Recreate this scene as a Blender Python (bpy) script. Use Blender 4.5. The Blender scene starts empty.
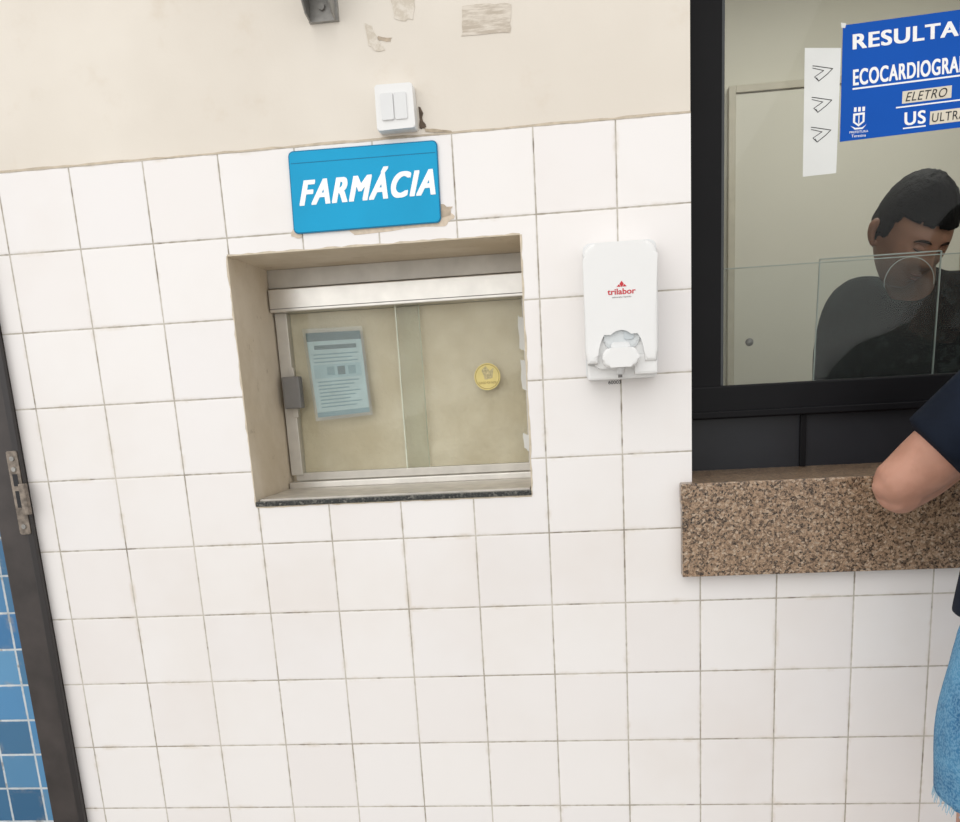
import bpy, bmesh, math, random
from mathutils import Vector, Matrix, Euler
random.seed(7)
S=bpy.context.scene
COL=bpy.context.collection
FL=0.27   # floor level

def lin(v):
    v/=255.0
    return v/12.92 if v<=.04045 else ((v+.055)/1.055)**2.4
def C(r,g,b): return (lin(r),lin(g),lin(b),1)

# ---------------------------------------------------------------- materials
class NT:
    def __init__(s,name):
        s.m=bpy.data.materials.new(name); s.m.use_nodes=True
        s.t=s.m.node_tree; s.b=s.t.nodes['Principled BSDF']; s.o=s.t.nodes['Material Output']
    def n(s,typ,**k):
        x=s.t.nodes.new(typ)
        for a,v in k.items(): setattr(x,a,v)
        return x
    def l(s,a,b): s.t.links.new(a,b)
    def math(s,op,a,b=None,c=None):
        x=s.n('ShaderNodeMath',operation=op)
        for i,v in enumerate((a,b,c)):
            if v is None: continue
            if isinstance(v,(int,float)): x.inputs[i].default_value=v
            else: s.l(v,x.inputs[i])
        return x.outputs[0]
    def pos(s):
        g=s.n('ShaderNodeNewGeometry'); return g.outputs['Position']
    def xyz(s):
        q=s.n('ShaderNodeSeparateXYZ'); s.l(s.pos(),q.inputs[0]); return q.outputs
    def noise(s,scale,detail=3,rough=.5,vec=None):
        x=s.n('ShaderNodeTexNoise'); x.inputs['Scale'].default_value=scale; x.inputs['Detail'].default_value=detail
        x.inputs['Roughness'].default_value=rough
        s.l(vec if vec is not None else s.pos(),x.inputs['Vector']); return x.outputs['Fac']
    def ramp(s,fac,stops,interp='LINEAR'):
        x=s.n('ShaderNodeValToRGB'); x.color_ramp.interpolation=interp
        e=x.color_ramp.elements
        while len(e)<len(stops): e.new(.5)
        for i,(p,c) in enumerate(stops): e[i].position=p; e[i].color=c
        s.l(fac,x.inputs[0]); return x.outputs[0]
    def mix(s,fac,a,b,mode='MIX'):
        x=s.n('ShaderNodeMix',data_type='RGBA',blend_type=mode)
        for k,v in ((0,fac),(6,a),(7,b)):
            if isinstance(v,(int,float,tuple)): x.inputs[k].default_value=v
            else: s.l(v,x.inputs[k])
        return x.outputs[2]
    def mr(s,v,a,b,c=0,d=1,smooth=True):
        x=s.n('ShaderNodeMapRange'); x.interpolation_type='SMOOTHSTEP' if smooth else 'LINEAR'
        s.l(v,x.inputs[0])
        for i,k in enumerate((a,b,c,d)): x.inputs[i+1].default_value=k
        return x.outputs[0]
    def bump(s,h,strength=.3,dist=.01):
        x=s.n('ShaderNodeBump'); x.inputs['Strength'].default_value=strength; x.inputs['Distance'].default_value=dist
        s.l(h,x.inputs['Height']); s.l(x.outputs[0],s.b.inputs['Normal'])
    def base(s,v):
        if isinstance(v,tuple): s.b.inputs['Base Color'].default_value=v
        else: s.l(v,s.b.inputs['Base Color'])
    def set(s,rough=.5,metal=0,spec=None):
        s.b.inputs['Roughness'].default_value=rough; s.b.inputs['Metallic'].default_value=metal
        if spec is not None: s.b.inputs['Specular IOR Level'].default_value=spec

def simple(name,col,rough=.5,metal=0,var=.08,scale=30,bump=0,spec=None):
    M=NT(name); M.set(rough,metal,spec)
    f=M.noise(scale,4)
    lo=tuple(max(0,c*(1-var)) for c in col[:3])+(1,); hi=tuple(min(1,c*(1+var)) for c in col[:3])+(1,)
    M.base(M.ramp(f,[(.3,lo),(.7,hi)]))
    if bump: M.bump(f,bump,.004)
    return M.m

def tile_mat(name,pitch,z0,x0,cols,grout_lo,grout_hi,gw=.0021,rough=.22,axis=0,spec=.35):
    M=NT(name); o=M.xyz()
    u=M.math('DIVIDE',M.math('SUBTRACT',o[axis],x0),pitch)
    v=M.math('DIVIDE',M.math('SUBTRACT',z0,o[2]),pitch)
    def dist(w):
        f=M.math('FRACT',w); return M.math('SUBTRACT',.5,M.math('ABSOLUTE',M.math('SUBTRACT',f,.5)))
    wob=M.math('MULTIPLY',M.math('SUBTRACT',M.noise(60,3),.5),.0024)
    d=M.math('ADD',M.math('MULTIPLY',M.math('MINIMUM',dist(u),dist(v)),pitch),wob)
    mask=M.mr(d,gw*.35,gw,1,0)
    cv=M.n('ShaderNodeCombineXYZ'); M.l(M.math('FLOOR',u),cv.inputs[0]); M.l(M.math('FLOOR',v),cv.inputs[1])
    wn=M.n('ShaderNodeTexWhiteNoise',noise_dimensions='2D'); M.l(cv.outputs[0],wn.inputs['Vector'])
    n=len(cols)
    tile=M.ramp(wn.outputs['Value'],[(i/max(1,n-1),c) for i,c in enumerate(cols)])
    stain=M.mr(M.noise(2.3,4,.6),.42,.75,0,.16)
    tile=M.mix(stain,tile,C(222,208,190),'MULTIPLY')
    # grime creeping out of the joints
    halo=M.math('MULTIPLY',M.mr(d,gw*.6,gw*4.5,1,0),M.mr(M.noise(11,4,.7),.50,.72,0,.40))
    tile=M.mix(halo,tile,C(196,178,150))
    gn=M.mr(M.noise(9,4,.7),.35,.65)
    grout=M.mix(gn,grout_lo,grout_hi)
    grout=M.mix(M.mr(M.noise(17,3,.6),.56,.66,0,.6),grout,C(104,94,82))
    M.base(M.mix(mask,tile,grout))
    M.l(M.mr(mask,0,1,rough,.85),M.b.inputs['Roughness'])
    M.b.inputs['Specular IOR Level'].default_value=spec
    h=M.math('ADD',M.mr(d,gw*.3,gw*2.2,0,1),M.math('MULTIPLY',M.noise(14,2),.35))
    M.bump(h,.35,.0012)
    return M.m

m_tile=tile_mat('white_tile',.15,2.0,0.0,[C(236,232,230),C(239,236,234),C(237,234,233)],C(160,152,138),C(202,196,186))
m_blue=tile_mat('blue_tile',.10,2.0+.035,-.40,[C(78,136,184),C(106,164,208),C(44,92,130),C(96,156,204),C(66,126,178)],C(200,208,212),C(228,233,235),gw=.004,spec=.5)

# painted plaster wall
M=NT('cream_paint'); M.set(.7)
a=M.mix(M.mr(M.noise(1.6,4,.6),.35,.7),C(222,214,202),C(232,225,214))
a=M.mix(M.mr(M.noise(5,5,.7),.55,.75,0,.5),a,C(210,196,176))
M.base(a); M.bump(M.noise(40,5,.6),.15,.003); m_paint=M.m
M=NT('niche_plaster'); M.set(.75)
a=M.mix(M.mr(M.noise(5,5,.65),.35,.7),C(208,194,172),C(224,212,194))
a=M.mix(M.mr(M.noise(18,5,.75),.60,.72,0,.6),a,C(150,130,105))
M.base(a); M.bump(M.noise(30,5,.6),.3,.004); m_plaster=M.m
m_inwall=simple('interior_paint',C(198,195,182),.7,var=.04,scale=2)
m_floor2=simple('floor_cement',C(176,171,164),.5,var=.1,scale=6)

# granite
def granite(name,cols,scale,rough):
    M=NT(name); M.set(rough)
    v=M.n('ShaderNodeTexVoronoi'); v.inputs['Scale'].default_value=scale; M.l(M.pos(),v.inputs['Vector'])
    s=M.n('ShaderNodeSeparateColor'); M.l(v.outputs['Color'],s.inputs[0])
    a=M.ramp(s.outputs[0],cols,'CONSTANT')
    v2=M.n('ShaderNodeTexVoronoi'); v2.inputs['Scale'].default_value=scale*1.9; M.l(M.pos(),v2.inputs['Vector'])
    s2=M.n('ShaderNodeSeparateColor'); M.l(v2.outputs['Color'],s2.inputs[0])
    b=M.ramp(s2.outputs[1],cols,'CONSTANT')
    M.base(M.mix(.4,a,b)); return M.m
m_gran=granite('brown_granite',[(0,C(34,27,23)),(.20,C(84,66,52)),(.36,C(144,118,94)),(.66,C(166,140,114)),(.9,C(192,172,150))],240,.28)
m_gran2=granite('dark_granite',[(0,C(18,20,20)),(.5,C(40,44,42)),(.75,C(80,80,74)),(.9,C(120,118,110))],230,.25)

m_black=simple('black_frame_paint',C(14,14,17),.4,var=.2,scale=12,spec=.15)
m_black2=simple('dark_panel',C(36,38,43),.35,var=.15,scale=8,spec=.3)
m_alu=simple('aluminium',C(200,196,188),.42,.45,var=.08,scale=25)
m_alu2=simple('aluminium_bright',C(216,213,207),.28,.65,var=.07,scale=25)
m_white=simple('white_plastic',C(232,232,231),.35,var=.015,scale=10)
m_white2=simple('white_plastic_shade',C(222,223,223),.3,var=.02,scale=10)
m_grey=simple('grey_plastic_and_shade',C(120,118,116),.5)
m_steel=simple('galvanised_steel',C(150,148,144),.45,.4,var=.2,scale=60)
m_rust=simple('rusty_steel',C(128,118,108),.5,.4,var=.4,scale=80,bump=.4)
m_dframe=simple('door_frame_paint',C(58,52,50),.4,var=.35,scale=14,bump=.15)
m_sign=simple('sign_cyan',C(8,158,206),.35,var=.05,scale=8,spec=.2)
m_signe=simple('sign_edge',C(12,120,160),.35,spec=.2)
m_wtxt=simple('white_lettering',C(250,250,250),.4,var=.01)
m_bsign=simple('sign_blue',C(6,84,182),.45,var=.04,scale=6,spec=.15)
m_paper=simple('white_paper',C(228,230,228),.7,var=.03,scale=12)
m_label=simple('label_paper',C(222,214,196),.7,var=.04)
m_ink_shade=simple('black_ink_and_shade',C(30,30,34),.6)
m_red=simple('red_print',C(200,40,50),.5)
m_dark=simple('hole_shade',C(96,82,70),.9,var=.5,scale=90)
m_tape=simple('old_tape',C(186,170,150),.6,var=.22,scale=90)
m_tape2=simple('old_tape_pale',C(212,196,176),.6,var=.12,scale=90)
m_yel=simple('yellow_sticker',C(230,214,140),.5,var=.06,scale=60)
m_yelp=simple('sticker_print',C(150,120,50),.5)
m_post=simple('poster_paper',C(182,206,204),.5,var=.10,scale=30)
m_postg=simple('poster_green',C(70,104,104),.5)
m_postm=simple('poster_mid',C(120,156,160),.5)
M=NT('kraft_paper'); M.set(.75)
a=M.mix(M.mr(M.noise(5,6,.65),.3,.7),C(212,198,172),C(234,223,202))
M.base(a); M.bump(M.noise(16,5,.6),.8,.01); m_kraft=M.m
M=NT('blue_denim'); M.set(.85)
a=M.mix(M.mr(M.noise(9,4,.6),.35,.68),C(36,98,144),C(84,146,186))
a=M.mix(M.mr(M.noise(260,2),.4,.6,0,.35),a,C(150,195,220))
M.base(a); M.bump(M.noise(45,4),.5,.006); m_denim=M.m
m_fray=simple('denim_fray',C(160,195,215),.9)
m_navy=simple('navy_cotton',C(18,26,40),.85,var=.25,scale=14,bump=.5,spec=.2)
M=NT('black_patterned_cotton'); M.set(.85,0,.1)
M.base(M.mix(M.mr(M.noise(24,4,.7),.54,.62,0,.55),C(10,11,13),C(46,52,52))); M.bump(M.noise(18,3),.4,.008); m_bshirt=M.m
m_trous=simple('dark_trousers',C(36,38,44),.85,var=.2,scale=30)
m_shoe=simple('shoe_leather',C(50,44,40),.5)
def skin(name,c,red):
    M=NT(name); M.set(.5,0,.3)
    a=M.mix(M.mr(M.noise(22,4),.35,.7),c,red); M.base(a)
    M.b.inputs['Subsurface Weight'].default_value=.08; M.b.inputs['Subsurface Radius'].default_value=(.02,.008,.004)
    M.bump(M.noise(180,2),.1,.001); return M.m
m_skinA=skin('skin_tan',C(178,132,112),C(194,146,126))
m_skinB=skin('skin_brown',C(132,96,78),C(148,108,88))
m_hair=simple('black_hair',C(12,11,12),.7,var=.5,scale=220,bump=.6,spec=.15)
m_brow=simple('brow_hair',C(42,30,24),.8,var=.4,scale=200,spec=.1)
m_lip=simple('lips',C(116,74,66),.5)

def glass(name,tint=(1,1,1,1),refl=1.0,haze=0,hz=(.8,.8,.8,1)):
    m=bpy.data.materials.new(name); m.use_nodes=True; t=m.node_tree; t.nodes.clear()
    o=t.nodes.new('ShaderNodeOutputMaterial'); tr=t.nodes.new('ShaderNodeBsdfTransparent'); tr.inputs[0].default_value=tint
    gl=t.nodes.new('ShaderNodeBsdfGlossy'); gl.inputs['Roughness'].default_value=.02
    fr=t.nodes.new('ShaderNodeFresnel'); fr.inputs[0].default_value=1.5
    mu=t.nodes.new('ShaderNodeMath'); mu.operation='MULTIPLY'; mu.inputs[1].default_value=refl; t.links.new(fr.outputs[0],mu.inputs[0])
    mx=t.nodes.new('ShaderNodeMixShader'); t.links.new(mu.outputs[0],mx.inputs[0])
    src=tr.outputs[0]
    if haze:
        df=t.nodes.new('ShaderNodeBsdfDiffuse'); df.inputs[0].default_value=hz
        m2=t.nodes.new('ShaderNodeMixShader'); m2.inputs[0].default_value=haze
        t.links.new(tr.outputs[0],m2.inputs[1]); t.links.new(df.outputs[0],m2.inputs[2]); src=m2.outputs[0]
    t.links.new(src,mx.inputs[1]); t.links.new(gl.outputs[0],mx.inputs[2]); t.links.new(mx.outputs[0],o.inputs[0])
    return m
m_glass=glass('window_glass',(.96,.97,.955,1),.35)
m_glassg=glass('green_edge_glass',(.95,.985,.93,1),.5)
m_acr=glass('acrylic_sheet',(.96,.97,.97,1),.2,.012,(.8,.84,.84,1))
m_acre=simple('acrylic_edge',C(156,164,160),.3)
m_film=glass('plastic_sleeve',(.97,.98,.98,1),.6,.08,(.8,.86,.86,1))

# ---------------------------------------------------------------- geometry helpers
def empty(name,loc=(0,0,0)):
    e=bpy.data.objects.new(name,None); e.empty_display_size=.1; COL.objects.link(e); return e
def obj(name,bm,mats,parent=None,smooth=False):
    bmesh.ops.recalc_face_normals(bm,faces=bm.faces[:])
    me=bpy.data.meshes.new(name); bm.to_mesh(me); bm.free()
    if not isinstance(mats,(list,tuple)): mats=[mats]
    for m in mats: me.materials.append(m)
    if smooth:
        for p in me.polygons: p.use_smooth=True
    o=bpy.data.objects.new(name,me); COL.objects.link(o)
    if parent: o.parent=parent
    return o
def addbox(bm,x0,x1,y0,y1,z0,z1,mi=0,front=None):
    vs=[bm.verts.new(p) for p in [(x0,y0,z0),(x1,y0,z0),(x1,y1,z0),(x0,y1,z0),(x0,y0,z1),(x1,y0,z1),(x1,y1,z1),(x0,y1,z1)]]
    for k,idx in enumerate([(0,1,5,4),(1,2,6,5),(2,3,7,6),(3,0,4,7),(4,5,6,7),(3,2,1,0)]):
        f=bm.faces.new([vs[i] for i in idx]); f.material_index=front if (k==0 and front is not None) else mi
def box(name,x0,x1,y0,y1,z0,z1,mat,parent=None,bev=0):
    bm=bmesh.new(); addbox(bm,x0,x1,y0,y1,z0,z1)
    if bev: bmesh.ops.bevel(bm,geom=bm.edges[:],offset=bev,segments=2,affect='EDGES',profile=.6)
    return obj(name,bm,mat,parent)
def poly(name,pts,y,mat,parent=None,t=.0006,bev=0,seg=2):
    """flat plate outline in X-Z at depth y (front face at y-t, back at y)"""
    bm=bmesh.new()
    f=bm.faces.new([bm.verts.new((p[0],y-t,p[1])) for p in pts])
    b=bm.faces.new([bm.verts.new((p[0],y,p[1])) for p in reversed(pts)])
    n=len(pts); fv=f.verts[:]; bv=list(reversed(b.verts[:]))
    for i in range(n):
        bm.faces.new([fv[(i+1)%n],fv[i],bv[i],bv[(i+1)%n]])
    if bev:
        es=[e for e in f.edges]
        bmesh.ops.bevel(bm,geom=es,offset=bev,segments=seg,affect='EDGES',profile=.6)
    return obj(name,bm,mat,parent)
def rrect(x0,x1,z0,z1,r,n=6):
    out=[]
    for cx,cz,a0 in ((x1-r,z1-r,0),(x0+r,z1-r,90),(x0+r,z0+r,180),(x1-r,z0+r,270)):
        for i in range(n+1):
            a=math.radians(a0+90*i/n); out.append((cx+r*math.cos(a),cz+r*math.sin(a)))
    return out[::-1]
def warp(pts,quad,x0,x1,z0,z1):
    """map rect to a slightly crooked quad TL,TR,BR,BL"""
    o=[]
    for x,z in pts:
        u=(x-x0)/(x1-x0); v=(z1-z)/(z1-z0)
        tl,tr,br,bl=[Vector(q) for q in quad]
        p=(tl*(1-u)+tr*u)*(1-v)+(bl*(1-u)+br*u)*v; o.append((p.x,p.y))
    return o
def text(name,body,x0,x1,z0,z1,y,mat,parent,shear=0,bold=0,rot=0,ext=.0004,fat=0,spacing=1.0):
    cu=bpy.data.curves.new(name,'FONT'); cu.body=body; cu.size=1; cu.shear=shear; cu.offset=bold; cu.extrude=.01; cu.space_character=spacing
    t=bpy.data.objects.new(name+'_c',cu); COL.objects.link(t); bpy.context.view_layer.update()
    me=bpy.data.meshes.new_from_object(t.evaluated_get(bpy.context.evaluated_depsgraph_get()))
    bpy.data.objects.remove(t)
    if fat:   # heavy weight: overlay shifted copies of the glyph outlines
        bm=bmesh.new()
        k=0
        for dx,dy in ((0,0),(fat,0),(-fat,0),(fat*.5,0),(-fat*.5,0),(0,fat*.45),(0,-fat*.45),(fat,fat*.45),(-fat,-fat*.45),(fat,-fat*.45),(-fat,fat*.45)):
            b2=bmesh.new(); b2.from_mesh(me)
            for v in b2.verts: v.co.x+=dx; v.co.y+=dy; v.co.z=(.01+.0001*k) if v.co.z>0 else -.01
            tmp=bpy.data.meshes.new('tmp'); b2.to_mesh(tmp); b2.free(); bm.from_mesh(tmp); k+=1
        bm.to_mesh(me); bm.free()
    xs=[v.co.x for v in me.vertices]; ys=[v.co.y for v in me.vertices]
    a,b,c,d=min(xs),max(xs),min(ys),max(ys); cx,cz=(x0+x1)/2,(z0+z1)/2; cr,sr=math.cos(rot),math.sin(rot)
    for v in me.vertices:
        X=x0+(v.co.x-a)/(b-a)*(x1-x0)-cx; Z=z0+(v.co.y-c)/(d-c)*(z1-z0)-cz
        v.co=(cx+X*cr-Z*sr, y-(ext+(v.co.z-.01)*.1 if v.co.z>0 else 0), cz+X*sr+Z*cr)
    me.materials.clear(); me.materials.append(mat)
    o=bpy.data.objects.new(name,me); COL.objects.link(o); o.parent=parent; return o
def rod(bm,a,b,r,seg=8,r2=None):
    a=Vector(a);b=Vector(b);d=(b-a);L=d.length
    q=d.to_track_quat('Z','Y').to_matrix().to_4x4()
    bmesh.ops.create_cone(bm,cap_ends=True,segments=seg,radius1=r,radius2=r if r2 is None else r2,depth=L,matrix=Matrix.Translation((a+b)/2)@q)
def jag(pts,amp,n=4):
    out=[]
    for i in range(len(pts)):
        a=Vector(pts[i]);b=Vector(pts[(i+1)%len(pts)])
        for k in range(n):
            p=a.lerp(b,k/n); out.append((p.x+random.uniform(-amp,amp),p.y+random.uniform(-amp,amp)))
    return out

# ---------------------------------------------------------------- room shell
NX0,NX1,NZ0,NZ1=.446,1.018,1.328,1.817
WX0,WX1,WZ0,WZ1=1.334,2.95,1.17,2.45
bm=bmesh.new(); T=.30
for b in [(-.045,NX0,FL,2.0),(NX0,NX1,FL,NZ0),(NX0,NX1,NZ1,2.0),(NX1,WX0,FL,2.0),(WX0,WX1,FL,WZ0),(WX1,3.3,FL,2.0)]:
    addbox(bm,b[0],b[1],0,T,b[2],b[3],1,front=0)
for b in [(-.045,WX0,2.0,3.0),(WX0,WX1,WZ1,3.0),(WX1,3.3,2.0,3.0),(-1.1,-.045,2.37,3.0)]:
    addbox(bm,b[0],b[1],.005,T,b[2],b[3],1,front=2)
addbox(bm,-1.5,-1.1,0,T,FL,3.0,1,front=0)
obj('wall_front',bm,[m_tile,m_plaster,m_paint])
# plaster lip above the tiles
bm=bmesh.new()
xs=[-.04+i*(1.334+.04)/60 for i in range(61)]
lo=[2.0-.001+random.uniform(-.0012,.0012) for _ in xs]; hi=[2.003+random.uniform(0,.0025) for _ in xs]
for i in range(60):
    a=[(xs[i],-.0005,lo[i]),(xs[i+1],-.0005,lo[i+1]),(xs[i+1],.0045,hi[i+1]),(xs[i],.0045,hi[i])]
    bm.faces.new([bm.verts.new(p) for p in a])
obj('trim_1',bm,simple('grout_edge',C(190,177,158),.8,var=.15,scale=60))
# worn mortar edge round the niche opening
bm=bmesh.new()
def edge_strip(p0,p1,inn,n=40):
    p0=Vector(p0);p1=Vector(p1);inn=Vector(inn); prev=None
    for i in range(n+1):
        p=p0.lerp(p1,i/n); w=random.uniform(.0012,.0042)
        a=p+inn*.0004; b=p-inn*w
        cur=(bm.verts.new((a.x,-.0007,a.y)),bm.verts.new((b.x,-.0004,b.y)))
        if prev: bm.faces.new([prev[0],cur[0],cur[1],prev[1]])
        prev=cur
edge_strip((NX0,NZ0),(NX0,NZ1),(1,0)); edge_strip((NX1,NZ0),(NX1,NZ1),(-1,0)); edge_strip((NX0,NZ1),(NX1,NZ1),(0,-1)); edge_strip((NX0,NZ0),(NX1,NZ0),(0,1))
obj('trim_2',bm,simple('niche_mortar',C(204,192,172),.85,var=.15,scale=50))

box('floor',-3.5,5,-6,4.5,FL-.1,FL,m_floor2)
box('wall_back',-.05,3.3,1.6,1.7,FL,3.0,m_inwall)
box('wall_right',3.3,3.4,.0,1.7,FL,3.0,m_inwall)
box('wall_partition',-.05,.0,T,1.6,FL,3.0,m_inwall)
box('ceiling',-.05,3.4,.31,1.7,2.9,3.0,simple('ceiling_paint',C(225,222,212),.8,var=.02))
box('wall_corridor',-2.6,-.05,.36,.44,FL,3.0,m_blue)

# interior door on back wall
g=empty('door_2')
m_idoor=simple('door_leaf_grey',C(199,196,184),.6,var=.03,scale=3); m_icas=simple('door_casing_grey',C(180,174,158),.6)
box('leaf',1.655,2.40,1.57,1.6,FL,2.45,m_idoor,g,.002)
box('casing_side',1.632,1.655,1.562,1.6,FL,2.473,m_icas,g,.002)
box('casing_side_2',2.40,2.423,1.562,1.6,FL,2.473,m_icas,g,.002)
box('casing_head',1.655,2.40,1.562,1.6,2.45,2.473,m_icas,g,.002)
bm=bmesh.new(); rod(bm,(2.33,1.57,1.3),(2.33,1.52,1.3),.01); rod(bm,(2.33,1.525,1.3),(2.23,1.525,1.3),.009); obj('handle',bm,m_alu2,g,True)

# ---------------------------------------------------------------- left door frame
g=empty('door_1')
box('jamb',-.122,-.046,-.012,.10,FL,2.37,m_dframe,g,.003)
box('stop',-.132,-.100,.03,.10,FL,2.33,m_dframe,g,.002)
box('jamb_edge_bead',-.056,-.042,-.018,-.010,FL,2.37,simple('door_frame_edge',C(40,36,36),.35),g,.002)
box('head',-1.1,-.046,-.012,.10,2.33,2.38,m_dframe,g,.003)
box('jamb_left',-1.1,-1.02,-.012,.10,FL,2.33,m_dframe,g,.003)
# strike plate
poly('strike_plate',rrect(-.070,-.046,1.293,1.468,.004),-.0175,m_rust,g,.003,.0006)
box('strike_lip',-.050,-.036,-.030,-.0175,1.335,1.40,m_rust,g,.002)
box('plate_back',-.068,-.048,-.0178,-.010,1.296,1.465,m_rust,g)
bm=bmesh.new()
for z in (1.31,1.452,1.43): rod(bm,(-.058,-.0235,z),(-.058,-.019,z),.005,10)
obj('screws',bm,m_steel,g)
bm=bmesh.new(); addbox(bm,-.064,-.053,-.0210,-.0206,1.35,1.385); addbox(bm,-.064,-.053,-.0210,-.0206,1.395,1.42); obj('latch_hole_shade',bm,m_ink_shade,g)  # flat black plates painting the shade of the latch openings

# ---------------------------------------------------------------- pharmacy niche sill + window
g=empty('window_sill')
box('stone',NX0,NX1,-.004,.235,NZ0,1.338,m_gran2,g,.0015)
box('metal_flashing',NX0+.004,NX1-.004,.012,.232,1.338,1.3415,simple('sill_metal',C(204,198,188),.4,.3,var=.15,scale=30),g)
g=empty('window_1')
box('header_top',NX0,NX1,.222,.275,1.778,NZ1,m_alu,g,.0015)
box('header_track',NX0+.004,NX1,.205,.275,1.727,1.775,m_alu2,g,.002)
box('header_groove_shade',NX0+.004,NX1,.2042,.206,1.733,1.7345,m_grey,g)  # grey strip on the track face, shade of a recess drawn as colour
box('header_gap_shade',NX0+.003,NX1,.226,.27,1.7755,1.7775,m_ink_shade,g)  # black strip standing in for the shade between the two header parts
box('stile_left',NX0+.004,.477,.232,.262,1.37,1.727,m_alu,g,.0015)
box('stile_right',1.0,NX1-.001,.238,.262,1.37,1.727,m_alu,g,.0015)
box('rail_bottom_front',NX0+.003,NX1-.001,.214,.245,1.3415,1.355,m_alu2,g,.0015)
box('rail_bottom_back',NX0+.012,NX1-.001,.240,.266,1.356,1.374,m_alu,g,.0015)
box('glass_left',.477,.772,.2475,.2505,1.37,1.727,m_glass,g)
box('glass_right',.721,1.0,.2415,.2445,1.37,1.727,m_glass,g)
box('glass_edge',.7195,.7222,.2410,.2450,1.37,1.727,simple('glass_edge',C(214,218,200),.2),g)
box('glass_edge_2',.7705,.7725,.2470,.2510,1.37,1.727,simple('glass_edge2',C(190,190,168),.2),g)
# wrinkled kraft backing
bm=bmesh.new(); nx,nz=60,40; V=[]
for j in range(nz+1):
    for i in range(nx+1):
        x=.472+i/nx*.53; z=1.374+j/nz*.352
        V.append(bm.verts.new((x,.262+.0022*math.sin(x*37+z*19)+.0018*math.sin(z*61-x*23)+random.uniform(-.0008,.0008),z)))
for j in range(nz):
    for i in range(nx):
        k=j*(nx+1)+i; bm.faces.new([V[k],V[k+1],V[k+nx+2],V[k+nx+1]])
obj('paper_backing',bm,m_kraft,g,True)
box('latch_handle',.459,.499,.205,.232,1.520,1.590,m_grey,g,.004)
box('latch_plate',.470,.482,.228,.236,1.50,1.61,m_alu,g,.001)
# torn white tape on the right jamb side
for i,(z0,z1) in enumerate(((1.615,1.69),(1.53,1.60),(1.40,1.44))):
    poly('tape_patch_%d'%i,jag([(.990,z1),(1.003,z1-.006),(1.003,z0),(.992,z0+.006)],.0018,3),.2375,m_paper,g,.0006)
# poster
def pq(x,z): # poster local 0..1
    return warp([(x,z)],[(.514,1.682),(.638,1.681),(.645,1.504),(.524,1.497)],0,1,0,1)[0]
g=empty('notice_poster')
def patch(name,x0,x1,z0,z1,y,mat): return poly(name,[pq(x0,z1),pq(x1,z1),pq(x1,z0),pq(x0,z0)],y,mat,g,.0004)
patch('sheet',0,1,0,1,.2405,m_post); patch('header',.0,1,.90,1,.2399,m_postg)
patch('title_bar',.12,.9,.80,.85,.2399,m_postg)
patch('mid_band',.06,.94,.46,.62,.2400,simple('poster_band',C(160,192,194),.5))
for i,(a,b) in enumerate(((.08,.92),(.08,.8),(.08,.9))): patch('line_%d'%i,a,b,.735-i*.045,.75-i*.045,.2399,m_postm)
for i in range(3):
    patch('block_%d'%i,.30+.2*i,.44+.2*i,.49,.59,.2395,m_postg if i==1 else m_postm)
for i in range(8): patch('text_%d'%i,.10,.88-.1*(i%3),.41-i*.043,.425-i*.043,.2399,m_postm)
patch('footer',.0,1,.0,.06,.2399,m_postm)
poly('sleeve',[pq(-.05,1.05),pq(1.05,1.05),pq(1.05,-.04),pq(-.05,-.04)],.2390,m_film,g,.0004)
# sticker
g=empty('round_sticker')
def disc(r,n=40,cx=.916,cz=1.566): return [(cx+r*math.cos(-2*math.pi*i/n),cz+r*math.sin(-2*math.pi*i/n)) for i in range(n)]
poly('disc',disc(.029),.2412,m_yel,g,.0005); 
bm=bmesh.new()
for i in range(40):
    a0=2*math.pi*i/40; a1=2*math.pi*(i+1)/40
    q=[]
    for a,r in ((a0,.0265),(a1,.0265),(a1,.0255),(a0,.0255)): q.append(bm.verts.new((.916+r*math.cos(a),.2405,1.566+r*math.sin(a))))
    bm.faces.new(q)
obj('ring',bm,m_yelp,g)
poly('print_hand',jag([(.903,1.580),(.914,1.588),(.922,1.578),(.930,1.585),(.927,1.563),(.910,1.560)],.001,2),.2406,simple('sticker_grey',C(196,184,140),.5,var=.35,scale=200),g,.0002)
text('print_text','SILENCIO POR FAVOR',.896,.936,1.5505,1.5555,.2406,m_yelp,g,ext=.0002)

# ---------------------------------------------------------------- FARMACIA sign
g=empty('pharmacy_sign')
Q=[(.589,1.992),(.873,1.990),(.871,1.848),(.585,1.847)]
def sg(pts): return warp(pts,Q,0,.283,0,.143)
poly('board_edge',sg(rrect(0,.283,0,.143,.009)),-.0005,m_signe,g,.004,.0008)
poly('board',sg(rrect(.002,.281,.002,.141,.008)),-.0045,m_sign,g,.0008)
poly('top_band',sg(rrect(.004,.279,.121,.1225,.0005,1)),-.0053,m_signe,g,.0002)
text('lettering','FARMÁCIA',.602,.864,1.896,1.952,-.0054,m_wtxt,g,shear=.38,fat=.046,rot=.006,spacing=1.16)
g=empty('adhesive_tape')
poly('strip_lower',jag([(.69,1.850),(.878,1.872),(.898,1.858),(.875,1.842),(.70,1.840)],.0022,5),-.0002,m_tape2,g,.0005)
poly('strip_corner',jag([(.868,1.880),(.893,1.874),(.890,1.862),(.870,1.858)],.002,3),-.0008,m_tape,g,.0005)
poly('strip_left',jag([(.583,1.858),(.60,1.846),(.596,1.840),(.578,1.845)],.0015,3),-.0008,m_tape2,g,.0005)

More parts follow.
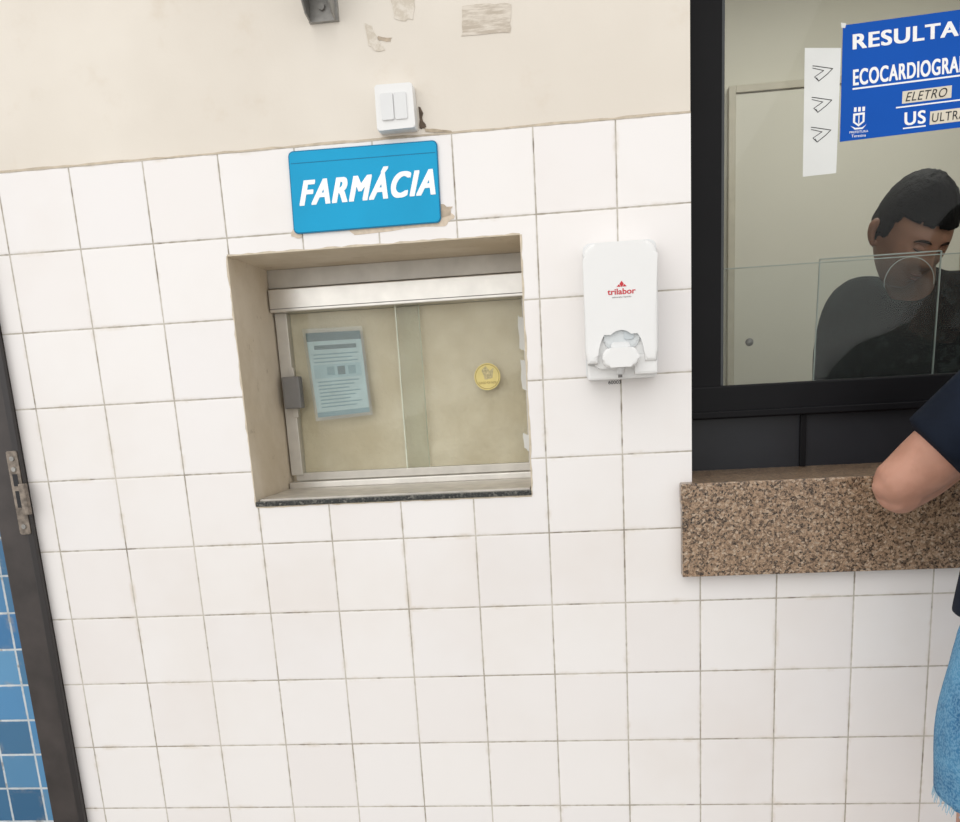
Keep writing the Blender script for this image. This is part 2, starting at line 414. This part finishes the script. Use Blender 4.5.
# ---------------------------------------------------------------- switch
g=empty('light_switch')
poly('box',warp(rrect(0,.074,0,.080,.004),[(.768,2.084),(.837,2.083),(.838,2.009),(.767,2.008)],0,.074,0,.080),.004,m_white,g,.030,.003)
poly('rocker_left',rrect(.778,.8005,2.024,2.068,.002),-.026,m_white2,g,.004,.0012)
poly('rocker_right',rrect(.8025,.825,2.024,2.068,.002),-.026,m_white2,g,.0028,.0012)
g=empty('wall_hole')
poly('hole_shade_patch',jag([(.841,2.05),(.848,2.044),(.848,2.03),(.853,2.016),(.843,2.011),(.840,2.02)],.0016,3),.0045,m_dark,g,.0008)  # flat dark patch; shade of the opening is put into its colour
poly('crack',jag([(.850,2.013),(.872,2.010),(.900,2.005),(.900,2.003),(.852,2.007)],.0010,3),.0045,simple('grout_dirty',C(176,162,142),.9,var=.2,scale=90),g,.0012)
g=empty('tape_residue')
M=NT('scraped_tape'); M.set(.6)
v=M.n('ShaderNodeMapping'); v.inputs['Scale'].default_value=(14,14,90); M.l(M.pos(),v.inputs[0])
M.base(M.mix(M.mr(M.noise(1,5,.7,v.outputs[0]),.4,.6),C(186,174,158),C(218,209,196))); m_scr=M.m
M=NT('scraped_tape_faint'); M.set(.6)
v=M.n('ShaderNodeMapping'); v.inputs['Scale'].default_value=(60,14,60); M.l(M.pos(),v.inputs[0])
M.base(M.mix(M.mr(M.noise(1,5,.7,v.outputs[0]),.4,.6),C(206,196,180),C(224,216,204))); m_scr2=M.m
poly('patch_right',jag([(.934,2.208),(1.022,2.203),(1.016,2.157),(.930,2.160)],.0018,6),.0045,m_scr,g,.0005)
poly('patch_left',jag([(.800,2.236),(.850,2.232),(.842,2.190),(.812,2.196)],.004,4),.0045,m_scr2,g,.0005)
poly('patch_small',jag([(.752,2.195),(.764,2.190),(.778,2.160),(.786,2.150),(.770,2.148),(.757,2.160)],.002,3),.0045,m_scr2,g,.0005)
poly('patch_mark',jag([(.775,2.172),(.80,2.168),(.798,2.162),(.776,2.165)],.001,3),.0045,m_tape,g,.0005)
# bracket at top
g=empty('wall_bracket')
bm=bmesh.new()
addbox(bm,.652,.707,-.004,.005,2.202,2.34)
obj('back_plate',bm,m_steel,g)
bm=bmesh.new()
for x0,x1 in ((.653,.656),(.700,.703)):
    pts=[(0,2.34),(-.16,2.34),(-.16,2.325),(-.03,2.207),(0,2.202)]
    f=[bm.verts.new((x0,p[0],p[1])) for p in pts]; b=[bm.verts.new((x1,p[0],p[1])) for p in pts]
    bm.faces.new(f); bm.faces.new(b[::-1])
    for i in range(5): bm.faces.new([f[i],b[i],b[(i+1)%5],f[(i+1)%5]])
obj('gusset_plates',bm,m_steel,g)
box('arm',.653,.703,-.30,0,2.325,2.345,m_steel,g,.002)
bm=bmesh.new(); rod(bm,(.679,-.010,2.224),(.679,-.004,2.224),.006,6); rod(bm,(.679,-.010,2.30),(.679,-.004,2.30),.006,6); obj('bolts',bm,m_steel,g)

# ---------------------------------------------------------------- soap dispenser
g=empty('soap_dispenser')
poly('back_plate',rrect(1.134,1.268,1.543,1.788,.012),-.0002,m_white2,g,.030,.002)
def cover():
    x0,x1,z0,z1=1.1335,1.2655,1.572,1.779
    cx=(x0+x1)/2-.001
    arch=[(cx+.042*math.cos(a), 1.572+.066*math.sin(a)**.8) for a in [math.pi*i/20 for i in range(21)]]
    pts=[(x0+.004,1.572),(x0,1.59),(x0,1.75)]
    for i in range(1,9):
        a=math.pi-math.pi/2*i/8; pts.append((x0+.024+.024*math.cos(a),1.755+.024*math.sin(a)))
    for i in range(0,9):
        a=math.pi/2-math.pi/2*i/8; pts.append((x1-.024+.024*math.cos(a),1.755+.024*math.sin(a)))
    pts+= [(x1,1.59),(x1-.004,1.572)]+arch
    return pts
poly('cover',cover(),-.028,m_white,g,.066,.009,4)
poly('inner_housing',rrect(1.150,1.250,1.563,1.655,.012),-.030,m_white,g,.050,.003)
poly('bottle_window',rrect(1.168,1.232,1.596,1.646,.016),-.070,simple('translucent_bottle',C(216,220,221),.25,var=.05,scale=50),g,.016,.006)
poly('bottle_neck',rrect(1.204,1.222,1.612,1.634,.004),-.083,simple('bottle_tint',C(196,203,206),.25),g,.006,.002)
poly('push_lever',rrect(1.164,1.230,1.564,1.598,.015),-.070,m_white,g,.044,.007,3)
poly('push_lever_top',rrect(1.180,1.214,1.594,1.608,.006),-.068,m_white2,g,.036,.004)
box('bottom_tray',1.137,1.262,-.066,-.001,1.5435,1.572,m_white,g,.004)
box('side_block',1.222,1.264,-.088,-.001,1.550,1.586,m_white,g,.005)
bm=bmesh.new(); rod(bm,(1.198,-.082,1.570),(1.196,-.084,1.551),.009,14,.006); obj('nozzle',bm,m_white2,g,True)
bm=bmesh.new(); rod(bm,(1.196,-.084,1.551),(1.196,-.084,1.546),.004,10); obj('nozzle_tip',bm,m_grey,g,True)
text('logo_text','trilabor',1.176,1.226,1.6900,1.7000,-.0942,m_red,g,fat=.02,ext=.0003)
poly('logo_mark',[(1.1975,1.7075),(1.2015,1.713),(1.2055,1.7075),(1.2015,1.7022)],-.0942,m_red,g,.0003)
poly('logo_mark_2',[(1.1925,1.7030),(1.1965,1.7070),(1.2000,1.7030)],-.0942,m_red,g,.0003)
poly('logo_mark_3',[(1.2030,1.7030),(1.2065,1.7070),(1.2105,1.7030)],-.0942,m_red,g,.0003)
text('tag_line','sabonete liquido',1.184,1.218,1.6835,1.6870,-.0942,m_grey,g,ext=.0002)
text('base_text','60003',1.176,1.200,1.5350,1.5415,-.0004,m_ink_shade,g,ext=.0004)

# ---------------------------------------------------------------- reception window
g=empty('window_2')
F0,F1=.20,.25
box('frame_left',1.30,1.417,F0,F1,1.516,2.41,m_black,g,.001)
box('frame_left_bead',1.415,1.424,F0+.012,F0+.03,1.519,2.41,simple('inner_bead',C(60,64,66),.4),g,.001)
box('frame_right',2.87,2.96,F0,F1,1.516,2.41,m_black,g,.001)
box('frame_top',1.30,2.96,F0,F1,2.41,2.47,m_black,g,.003)
box('frame_bottom',1.30,2.96,F0-.004,F1,1.450,1.519,m_black,g,.004)
box('frame_bottom_lip',1.34,2.95,F0-.014,F0-.004,1.452,1.466,m_black,g,.002)
box('frame_mullion',2.30,2.36,F0,F1,1.519,2.41,m_black,g,.003)
box('apron_panel',1.30,2.96,F0+.02,F1,1.34,1.45,m_black2,g)
box('apron_divider',1.586,1.598,F0+.008,F0+.02,1.34,1.45,m_black,g,.001)
box('apron_divider_2',2.15,2.165,F0+.008,F0+.02,1.34,1.45,m_black,g,.001)
box('glass',1.41,2.31,.218,.222,1.515,2.42,m_glass,g)
box('glass_2',2.35,2.88,.218,.222,1.515,2.42,m_glass,g)

g=empty('counter')
box('slab',1.310,3.0,-.032,.46,1.300,1.340,m_gran,g,.003)
box('apron',1.312,3.0,-.0315,-.0,1.156,1.3015,m_gran,g,.001)
box('slab_fill',1.336,2.948,.0,.30,1.171,1.3005,m_gran,g)

g=empty('acrylic_shield')
box('sheet_long',1.40,2.32,.270,.274,1.505,1.760,m_acr,g)
box('sheet_long_top_edge',1.40,2.32,.2695,.2745,1.7595,1.7612,m_acre,g)
pts=[(1.630,1.345),(1.642,1.772),(1.892,1.772),(1.885,1.345)]
poly('sheet_small',[pts[i] for i in (1,2,3,0)],.319,m_acr,g,.004)
def edge(n,a,b,w=.0022):
    a=Vector(a);b=Vector(b);d=(b-a).normalized();n_=Vector((-d.y,d.x))*w/2
    poly(n,[tuple(q) for q in (a-n_,b-n_,b+n_,a+n_)],.3195,m_acre,g,.005)
edge('small_edge_l',pts[0],pts[1]); edge('small_edge_t',pts[1],pts[2]); edge('small_edge_r',pts[2],pts[3])
box('foot',1.61,1.91,.30,.335,1.34,1.35,m_acre,g,.001)
box('foot_2',1.42,2.30,.262,.282,1.34,1.507,m_black2,g,.001)
bm=bmesh.new()
n=48
for i in range(n):
    a0=math.pi*1.08*i/n-.12;a1=math.pi*1.08*(i+1)/n-.12
    q=[bm.verts.new((1.828+r*math.cos(a),.3135,1.712+r*math.sin(a))) for a,r in ((a0,.052),(a1,.052),(a1,.0506),(a0,.0506))]
    bm.faces.new(q)
obj('speech_hole_rim',bm,m_acre,g)
bm=bmesh.new(); rod(bm,(1.487,.2690,1.607),(1.487,.2665,1.607),.0085,20); rod(bm,(1.487,.2690,1.607),(1.487,.2670,1.607),.004,20); obj('plug',bm,m_grey,g,True)

# signs on glass
g=empty('arrow_paper')
poly('sheet',[(1.578,2.153),(1.647,2.147),(1.645,1.922),(1.580,1.920)],.2178,m_paper,g,.0005)
bm=bmesh.new()
def stroke(bm,pts,w,y):
    for a,b in zip(pts[:-1],pts[1:]):
        a=Vector((a[0],0,a[1]));b=Vector((b[0],0,b[1]));d=(b-a).normalized();n_=Vector((-d.z,0,d.x))*w/2
        bm.faces.new([bm.verts.new((p.x,y,p.z)) for p in (a-n_-d*w*.4,b-n_+d*w*.4,b+n_+d*w*.4,a+n_-d*w*.4)])
for z in (2.106,2.050,1.996):
    stroke(bm,[(1.594,z+.014),(1.600,z+.013),(1.632,z+.006),(1.622,z-.003),(1.606,z-.014),(1.602,z-.008)],.0014,.2169)
    stroke(bm,[(1.594,z+.010),(1.615,z+.004),(1.598,z-.006),(1.604,z-.012)],.0012,.2169)
obj('hand_drawn_arrows',bm,m_ink_shade,g)
g=empty('notice_sign')
r=.036
def rq(x,z,ox=1.649,oz=2.184):
    X=x-ox;Z=z-oz; return (ox+X*math.cos(r)-Z*math.sin(r)*.3, oz+X*math.sin(r)+Z)
poly('board',[rq(1.649,2.186),rq(2.06,2.186),rq(2.062,1.979),rq(1.648,1.979)],.2178,m_bsign,g,.0008)
poly('board_corner',[(1.645,2.191),(1.655,2.189),(1.653,2.181),(1.646,2.182)],.2169,m_paper,g,.0002)
def tx(n,b,x0,x1,z0,z1,m=m_wtxt,fat=.026,y=.2168,sh=0):
    cx=(x0+x1)/2; dz=(cx-1.649)*math.sin(r)
    text(n,b,x0,x1,z0+dz,z1+dz,y,m,g,fat=fat,rot=r,ext=.0003,shear=sh,spacing=1.10)
tx('line_1','RESULTADOS',1.668,1.962,2.141,2.168,fat=.034)
tx('line_2','ECOCARDIOGRAMA',1.671,1.905,2.077,2.106,fat=.034)
def bar(n,x0,x1,z0,z1,m,y=.2168):
    cx0=(x0-1.649)*math.sin(r);cx1=(x1-1.649)*math.sin(r)
    poly(n,[(x0,z1+cx0),(x1,z1+cx1),(x1,z0+cx1),(x0,z0+cx0)],y,m,g,.0003)
bar('underline_2',1.671,1.905,2.0700,2.0730,m_wtxt)
bar('strip_eletro',1.766,1.858,2.034,2.056,m_label)
tx('line_3','ELETRO',1.772,1.850,2.037,2.053,m_ink_shade,.0,.2163,.3)
bar('underline_3',1.755,1.905,2.027,2.0295,m_wtxt)
tx('line_4','US',1.772,1.812,1.994,2.018)
bar('underline_4',1.770,1.813,1.988,1.9905,m_wtxt)
bar('strip_ultra',1.820,1.945,1.990,2.014,m_label)
tx('line_5','ULTRASSOM',1.824,1.94,1.994,2.010,m_ink_shade,.0,.2163,.1)
# coat of arms
cx_=.006; cz_=-.002
sh_=lambda P:[(a+cx_,b+cz_) for a,b in P]
poly('crest_shield',sh_([(1.668,2.030),(1.690,2.031),(1.690,2.014),(1.679,2.006),(1.668,2.014)]),.2168,m_wtxt,g,.0003)
poly('crest_inner',sh_([(1.672,2.026),(1.686,2.027),(1.686,2.015),(1.679,2.010),(1.672,2.015)]),.2164,m_bsign,g,.0002)
poly('crest_cross',sh_([(1.678,2.026),(1.680,2.026),(1.680,2.011),(1.678,2.011)]),.2162,m_wtxt,g,.0002)
for i in range(3): box('crest_tower_%d'%i,1.669+cx_+i*.008,1.674+cx_+i*.008,.2164,.2168,2.031,2.039,m_wtxt,g)
poly('crest_wreath',sh_([(1.664,2.008),(1.672,2.001),(1.687,2.001),(1.694,2.009),(1.686,2.004),(1.673,2.004)]),.2168,m_wtxt,g,.0003)
text('crest_text','PREFEITURA',1.668,1.704,1.9925,1.9965,.2168,m_wtxt,g,ext=.0003)
text('crest_text_2','Teresina',1.672,1.700,1.985,1.990,.2168,m_wtxt,g,ext=.0003)

# ---------------------------------------------------------------- people
def cr(p0,p1,p2,p3,t):
    return .5*((2*p1)+(p2-p0)*t+(2*p0-5*p1+4*p2-p3)*t*t+(3*p1-p0-3*p2+p3)*t**3)
def loft(bm,pts,rad,hint=(1,0,0),seg=20,sub=5,cap=.6):
    P=[Vector(p) for p in pts]; R=[Vector((r,r,0)) if isinstance(r,(int,float)) else Vector((r[0],r[1],0)) for r in rad]
    PP=[P[0]*2-P[1]]+P+[P[-1]*2-P[-2]]; RR=[R[0]]+R+[R[-1]]
    cs=[];rs=[]
    for i in range(1,len(PP)-2):
        for k in range(sub):
            t=k/sub; cs.append(cr(*PP[i-1:i+3],t)); rs.append(cr(*RR[i-1:i+3],t))
    cs.append(P[-1]); rs.append(R[-1]); n=len(cs); rings=[]
    h=Vector(hint)
    def ring(c,t,a,b):
        u=(h-t*h.dot(t)); u=u.normalized() if u.length>1e-4 else t.orthogonal().normalized()
        w=t.cross(u)
        return [bm.verts.new(c+u*a*math.cos(2*math.pi*j/seg)+w*b*math.sin(2*math.pi*j/seg)) for j in range(seg)]
    tg=[(cs[min(i+1,n-1)]-cs[max(i-1,0)]).normalized() for i in range(n)]
    m0=min(rs[0].x,rs[0].y)*cap; m1=min(rs[-1].x,rs[-1].y)*cap
    rings.append(ring(cs[0]-tg[0]*m0*.7,tg[0],rs[0].x*.7,rs[0].y*.7))
    for i in range(n): rings.append(ring(cs[i],tg[i],rs[i].x,rs[i].y))
    rings.append(ring(cs[-1]+tg[-1]*m1*.7,tg[-1],rs[-1].x*.7,rs[-1].y*.7))
    for a,b in zip(rings[:-1],rings[1:]):
        for j in range(seg): bm.faces.new([a[j],a[(j+1)%seg],b[(j+1)%seg],b[j]])
    p=bm.verts.new(cs[0]-tg[0]*m0)
    for j in range(seg): bm.faces.new([p,rings[0][(j+1)%seg],rings[0][j]])
    p=bm.verts.new(cs[-1]+tg[-1]*m1)
    for j in range(seg): bm.faces.new([p,rings[-1][j],rings[-1][(j+1)%seg]])
def fuse(name,bm,mat,parent,voxel=.008,smooth=4):
    bmesh.ops.recalc_face_normals(bm,faces=bm.faces[:])
    me=bpy.data.meshes.new(name+'_raw'); bm.to_mesh(me); bm.free()
    t=bpy.data.objects.new(name+'_raw',me); COL.objects.link(t)
    r_=t.modifiers.new('r','REMESH'); r_.mode='VOXEL'; r_.voxel_size=voxel; r_.use_smooth_shade=True
    s_=t.modifiers.new('s','SMOOTH'); s_.iterations=smooth; s_.factor=.5
    bpy.context.view_layer.update()
    m2=bpy.data.meshes.new_from_object(t.evaluated_get(bpy.context.evaluated_depsgraph_get()))
    bpy.data.objects.remove(t); m2.name=name; m2.materials.clear(); m2.materials.append(mat)
    for p in m2.polygons: p.use_smooth=True; p.material_index=0
    o=bpy.data.objects.new(name,m2); COL.objects.link(o); o.parent=parent; return o

def head_shape(d,hair=False):
    """unit direction -> head surface point; face looks to -Y"""
    x,y,z=d
    rx,ry,rz=.077,.098,.120
    X,Y,Z=x*rx,y*ry,z*rz
    if z<0:
        X*=1-.30*(-z)**1.3
        if y>0: Y*=1-.35*(-z)
        else: Y*=1-.10*(-z)
    if z>0 and y>0: Y*=1.04
    if y<0 and not hair:
        f=min(1,-y*1.5)
        g=lambda cx,cz,sx,sz: math.exp(-((x-cx)/sx)**2-((z-cz)/sz)**2)*f
        Y-= .026*g(0,-.20,.12,.10)+.015*g(0,-.02,.09,.16)
        Y-= .007*g(.14,-.25,.07,.05)+.007*g(-.14,-.25,.07,.05)
        Y+= .013*g(.38,.03,.17,.10)+.013*g(-.38,.03,.17,.10)
        Y-= .007*g(.35,.20,.25,.07)+.007*g(-.35,.20,.25,.07)
        Y-= .009*g(0,-.47,.20,.045)+.009*g(0,-.57,.17,.045)
        Y+= .003*g(0,-.52,.25,.02)
        Y-= .010*g(0,-.82,.25,.13)
        Y-= .005*g(.5,-.2,.18,.18)+.005*g(-.5,-.2,.18,.18)
    return Vector((X,Y,Z))
def head_parts(skinbm,center,rot,parent,mats,scale=1.0):
    Mx=Matrix.Translation(center)@rot.to_matrix().to_4x4()@Matrix.Scale(scale,4)
    def sph(bm,nu,nv,fn):
        rows=[]
        for j in range(nv+1):
            th=math.pi*j/nv
            if j in(0,nv): rows.append([bm.verts.new(fn((0,0,math.cos(th))))]); continue
            rows.append([bm.verts.new(fn((math.sin(th)*math.cos(2*math.pi*i/nu),math.sin(th)*math.sin(2*math.pi*i/nu),math.cos(th)))) for i in range(nu)])
        for j in range(nv):
            a,b=rows[j],rows[j+1]
            for i in range(nu):
                k=(i+1)%nu
                if len(a)==1: bm.faces.new([a[0],b[i],b[k]])
                elif len(b)==1: bm.faces.new([a[i],b[0],a[k]])
                else: bm.faces.new([a[i],b[i],b[k],a[k]])
    sph(skinbm,72,56,lambda d:Mx@head_shape(d))
    for s in (-1,1):
        c=Vector((s*.078,.008,-.008))
        loft(skinbm,[Mx@(c+Vector((s*.004,.010,.024))),Mx@(c+Vector((s*.010,.014,.010))),Mx@(c+Vector((s*.008,.008,-.012))),Mx@(c+Vector((0,0,-.028)))],[(.006,.011),(.007,.015),(.006,.012),(.004,.007)],hint=rot.to_matrix()@Vector((1,0,0)),seg=10,sub=3)
    hb=bmesh.new()
    from mathutils import noise as NZ
    def hf(d):
        p=head_shape(d,True); k=1.07+.05*abs(NZ.noise(Vector(d)*9))+.012*random.random()
        if d[2]>.3: k+=.06*(d[2]-.3)
        return Mx@(p*k)
    sph(hb,96,70,hf)
    inv=Mx.inverted(); kill=[]
    for f in hb.faces:
        c=inv@f.calc_center_median(); x,y,z=c.x/.077,c.y/.098,c.z/.120
        line=.44 if y<-.45 else (.44-(y+.45)*1.15 if y<.1 else -.19-(y-.1)*.55)
        if abs(x)>.75 and -.30<y<.0: line=-.02
        line+=.05*NZ.noise(Vector((x,y,0))*8)
        if z<line: kill.append(f)
    bmesh.ops.delete(hb,geom=kill,context='FACES')
    o=obj('hair',hb,m_hair,parent,True); so=o.modifiers.new('s','SOLIDIFY'); so.thickness=.014; so.offset=-1
    bb=bmesh.new()
    def surf(x,z,off):
        y=-math.sqrt(max(0.02,1-x*x-z*z)); p=head_shape((x,y,z)); n=Vector((x,y,z)).normalized(); return Mx@(p+n*off)
    for s in (-1,1):
        pts=[surf(s*a,b,-.0008) for a,b in ((.16,.15),(.30,.18),(.45,.17),(.56,.11))]
        loft(bb,pts,[.0022,.0034,.003,.0013],seg=8,sub=3)
        pts=[surf(s*a,b,.0024) for a,b in ((.22,-.00),(.31,-.03),(.40,-.03),(.50,.0))]
        loft(bb,pts,[.0007,.0012,.0012,.0007],seg=6,sub=3)
    obj('brows_and_lashes',bb,m_brow,parent,True)
    eb=bmesh.new()
    for s in (-1,1):
        loft(eb,[surf(s*.25,.02,-.002),surf(s*.36,.03,.000),surf(s*.47,.02,-.002)],[(.005,.005),(.009,.008),(.005,.005)],seg=12,sub=3)
    obj('eyelids',eb,mats[0],parent,True)
    lb=bmesh.new()
    loft(lb,[surf(a,-.475-.25*a*a,-.001) for a in (-.22,-.1,0,.1,.22)],[.001,.003,.0035,.003,.001],seg=8,sub=3)
    loft(lb,[surf(a,-.565+.25*a*a,-.001) for a in (-.20,-.1,0,.1,.20)],[.001,.0035,.0045,.0035,.001],seg=8,sub=3)
    obj('lips',lb,mats[1],parent,True)
def hand(bm,wrist,direc,down,side,curl=.35):
    w=Vector(wrist); d=Vector(direc).normalized(); n=Vector(down); n=(n-d*n.dot(d)).normalized(); s=d.cross(n)*side
    loft(bm,[w-d*.02,w+d*.01,w+d*.05,w+d*.088],[(.025,.019),(.030,.017),(.040,.015),(.040,.012)],hint=s,seg=16,sub=4)
    for k,(off,L,an) in enumerate(((.030,.070,.10),(.0105,.079,.03),(-.0105,.073,-.04),(-.030,.058,-.14))):
        q=w+d*.080+s*off; dd=(d*math.cos(an)+s*math.sin(an)).normalized(); pts=[q]; ang=.10
        for m in (.46,.30,.24):
            ang+=curl*(.7+.15*k); v=dd*math.cos(ang)+n*math.sin(ang); pts.append(pts[-1]+v*L*m)
        loft(bm,pts,[.0092,.0085,.0078,.0065],hint=s,seg=10,sub=3)
    q=w+d*.022+s*.024
    a=(d*.75+s*.65+n*.15).normalized(); b=(d*.95+s*.25+n*.25).normalized()
    loft(bm,[q,q+a*.036,q+a*.036+b*.028,q+a*.036+b*.05],[.013,.0105,.0095,.0075],hint=n,seg=10,sub=3)
def shoe(bm,ankle,direc):
    a=Vector(ankle); d=Vector(direc).normalized(); z=FL+.038
    p=lambda t,dz: (a.x+d.x*t,a.y+d.y*t,z+dz)
    loft(bm,[p(-.055,.004),p(.0,.010),p(.08,.0),p(.15,-.006),p(.20,-.010)],[(.034,.036),(.037,.046),(.042,.036),(.045,.030),(.034,.024)],hint=(d.y,-d.x,0),seg=16)
    loft(bm,[(a.x,a.y,z+.01),(a.x,a.y,z+.07)],[.04,.04],seg=14)

# --- man leaning on counter (outside, right)
g=empty('man')
sk=bmesh.new()
hA=Vector((2.045,-.155,1.775)); rA=Euler((math.radians(25),0,math.radians(180)),'XYZ')
head_parts(sk,hA,rA,g,(m_skinA,m_lip))
loft(sk,[(1.995,-.27,1.56),(2.02,-.235,1.64),(2.045,-.17,1.72)],[(.07,.065),(.058,.058),(.056,.06)])
el=Vector((1.660,-.168,1.334))
loft(sk,[(1.845,-.215,1.515),(1.765,-.198,1.430),(1.708,-.183,1.375),el],[.052,.056,.053,.043],seg=20)
loft(sk,[el+Vector((.006,-.004,-.006)),(1.730,-.115,1.350),(1.805,-.060,1.368),(1.865,-.015,1.372)],[(.045,.044),(.050,.046),(.037,.034),(.027,.023)],seg=20)
loft(sk,[el+Vector((-.012,-.004,.004)),el+Vector((-.024,-.008,-.002))],[.028,.018],seg=14)
hand(sk,(1.865,-.012,1.372),(.8,.55,-.06),(0,0,-1),-1,.12)
loft(sk,[(2.165,-.30,1.53),(2.22,-.24,1.44),(2.25,-.17,1.382)],[.050,.046,.038],seg=20)
loft(sk,[(2.25,-.165,1.380),(2.215,-.09,1.382),(2.16,.0,1.374)],[.040,.040,.026],seg=20)
hand(sk,(2.16,.0,1.372),(-.5,.8,-.06),(0,0,-1),1,.12)
for hx,kx,ax in ((1.78,1.78,1.80),(1.945,1.955,1.965)):
    loft(sk,[(hx,-.43,1.05),(kx,-.40,.86),(kx,-.385,.75),(kx,-.43,.62),(ax,-.46,.36),(ax,-.46,.33)],[.078,.066,.056,.056,.036,.036],seg=20)
fuse('body',sk,m_skinA,g,.0045,3)
sh=bmesh.new()
loft(sh,[(1.862,-.42,1.145),(1.87,-.415,1.22),(1.905,-.385,1.33),(1.955,-.32,1.46),(1.995,-.275,1.56),(2.01,-.25,1.615)],[(.178,.132),(.172,.128),(.170,.120),(.182,.118),(.160,.095),(.080,.072)],hint=(1,-.25,0),seg=32,cap=.10)
loft(sh,[(1.97,-.27,1.545),(1.872,-.225,1.535),(1.80,-.207,1.470),(1.724,-.190,1.398)],[.070,.080,.077,.071],seg=24,cap=.12)
loft(sh,[(2.03,-.28,1.56),(2.145,-.305,1.555),(2.20,-.26,1.47),(2.225,-.23,1.425)],[.070,.076,.070,.066],seg=24,cap=.12)
fuse('shirt',sh,m_navy,g,.007,4)
jn=bmesh.new()
loft(jn,[(1.862,-.425,1.20),(1.862,-.43,1.13),(1.862,-.43,1.03)],[(.150,.11),(.176,.127),(.182,.126)],seg=32,cap=.3)
loft(jn,[(1.785,-.43,1.10),(1.777,-.42,.98),(1.777,-.41,.862)],[.102,.110,.103],seg=28,cap=.04)
loft(jn,[(1.94,-.43,1.10),(1.955,-.42,.98),(1.958,-.41,.862)],[.102,.104,.098],seg=28,cap=.04)
fuse('denim_shorts',jn,m_denim,g,.006,3)
fb=bmesh.new()
for cx,rr in ((1.777,.1015),(1.958,.0965)):
    for i in range(170):
        a=2*math.pi*random.random(); r0=rr*random.uniform(.93,1.0)
        p=Vector((cx+r0*math.cos(a),-.41+r0*math.sin(a),.866)); q=p+Vector((random.uniform(-.006,.006),random.uniform(-.006,.006),-random.uniform(.008,.020)))
        rod(fb,p,q,.0011,4,.0004)
obj('frayed_hem',fb,m_fray,g)
so=bmesh.new(); shoe(so,(1.80,-.46,0),(-.05,1,0)); shoe(so,(1.965,-.46,0),(.12,1,0)); fuse('shoes',so,m_shoe,g,.006,3)

# --- man behind glass
g=empty('man.001')
sk=bmesh.new()
hB=Vector((1.908,.56,1.842)); rB=Euler((math.radians(33),math.radians(5),math.radians(18)),'XYZ')
head_parts(sk,hB,rB,g,(m_skinB,m_lip),1.04)
CX=1.955
loft(sk,[(CX-.005,.68,1.65),(CX-.015,.655,1.73),(1.92,.60,1.80)],[(.070,.065),(.060,.060),(.060,.06)])
for s,el,wr in ((-1,(1.775,.66,1.44),(1.86,.53,1.372)),(1,(2.13,.66,1.44),(2.05,.53,1.372))):
    shx=CX+s*.15
    loft(sk,[(shx,.69,1.69),((shx+el[0])/2,.68,1.56),el],[.052,.046,.040])
    loft(sk,[el,((el[0]+wr[0])/2,(el[1]+wr[1])/2,1.41),wr],[(.041,.041),(.038,.038),(.027,.024)])
    hand(sk,wr,(-s*.45,-.5,-.05),(0,0,-1),-s,.15)
fuse('body',sk,m_skinB,g,.004,2)
sh=bmesh.new()
loft(sh,[(CX,.70,1.12),(CX,.705,1.25),(CX,.705,1.42),(CX,.70,1.60),(CX,.695,1.71),(CX-.008,.68,1.755)],[(.150,.115),(.145,.112),(.152,.118),(.165,.118),(.135,.090),(.078,.070)],seg=32,cap=.25)
for s in (-1,1):
    loft(sh,[(CX+s*.07,.695,1.705),(CX+s*.135,.69,1.69),(CX+s*.168,.68,1.60),(CX+s*.178,.665,1.50)],[.060,.070,.066,.062],seg=24,cap=.12)
fuse('shirt',sh,m_bshirt,g,.007,4)
tr=bmesh.new()
loft(tr,[(CX,.70,1.18),(CX,.70,1.05)],[(.148,.11),(.160,.12)],seg=28,cap=.4)
for s in (-1,1): loft(tr,[(CX+s*.075,.70,1.08),(CX+s*.085,.69,.75),(CX+s*.09,.71,.34)],[.090,.068,.055],seg=24,cap=.1)
fuse('trousers',tr,m_trous,g,.008,3)
so=bmesh.new(); shoe(so,(CX-.09,.72,0),(-.1,-1,0)); shoe(so,(CX+.09,.72,0),(.1,-1,0)); fuse('shoes',so,m_shoe,g,.006,3)

# ---------------------------------------------------------------- lights
w=bpy.data.worlds.new('sky'); S.world=w; w.use_nodes=True
bg=w.node_tree.nodes['Background']; bg.inputs[0].default_value=(1.0,.992,.98,1); bg.inputs[1].default_value=1.02
sl=bpy.data.lights.new('sun','SUN'); sl.energy=.92; sl.angle=math.radians(60); sl.color=(1,.985,.965)
so_=bpy.data.objects.new('sun',sl); COL.objects.link(so_); so_.rotation_euler=Euler((math.radians(62),0,math.radians(-18)))
g=empty('added_interior_lamp')  # unseen fitting and area light, added to brighten the interior
box('added_lamp_housing',1.3,2.5,.75,1.0,2.86,2.9,m_white,g,.004)
al=bpy.data.lights.new('interior_fill','AREA'); al.shape='RECTANGLE'; al.size=1.15; al.size_y=.2; al.energy=12.5; al.color=(1,.99,.95)
ao=bpy.data.objects.new('interior_fill',al); COL.objects.link(ao); ao.location=(1.9,.875,2.85); ao.parent=g

# ---------------------------------------------------------------- camera
cd=bpy.data.cameras.new('camera'); cam=bpy.data.objects.new('camera',cd); COL.objects.link(cam)
cd.sensor_fit='HORIZONTAL'; cd.sensor_width=36; cd.lens=33.75; cd.shift_x=-.01693; cd.shift_y=.20583; cd.clip_start=.05
cam.location=(1.13446,-1.80555,1.53455); cam.rotation_euler=(1.33336,.0543426,.0975261)
S.camera=cam
S.view_settings.view_transform='Standard'; S.view_settings.look='None'; S.view_settings.exposure=0; S.view_settings.gamma=1
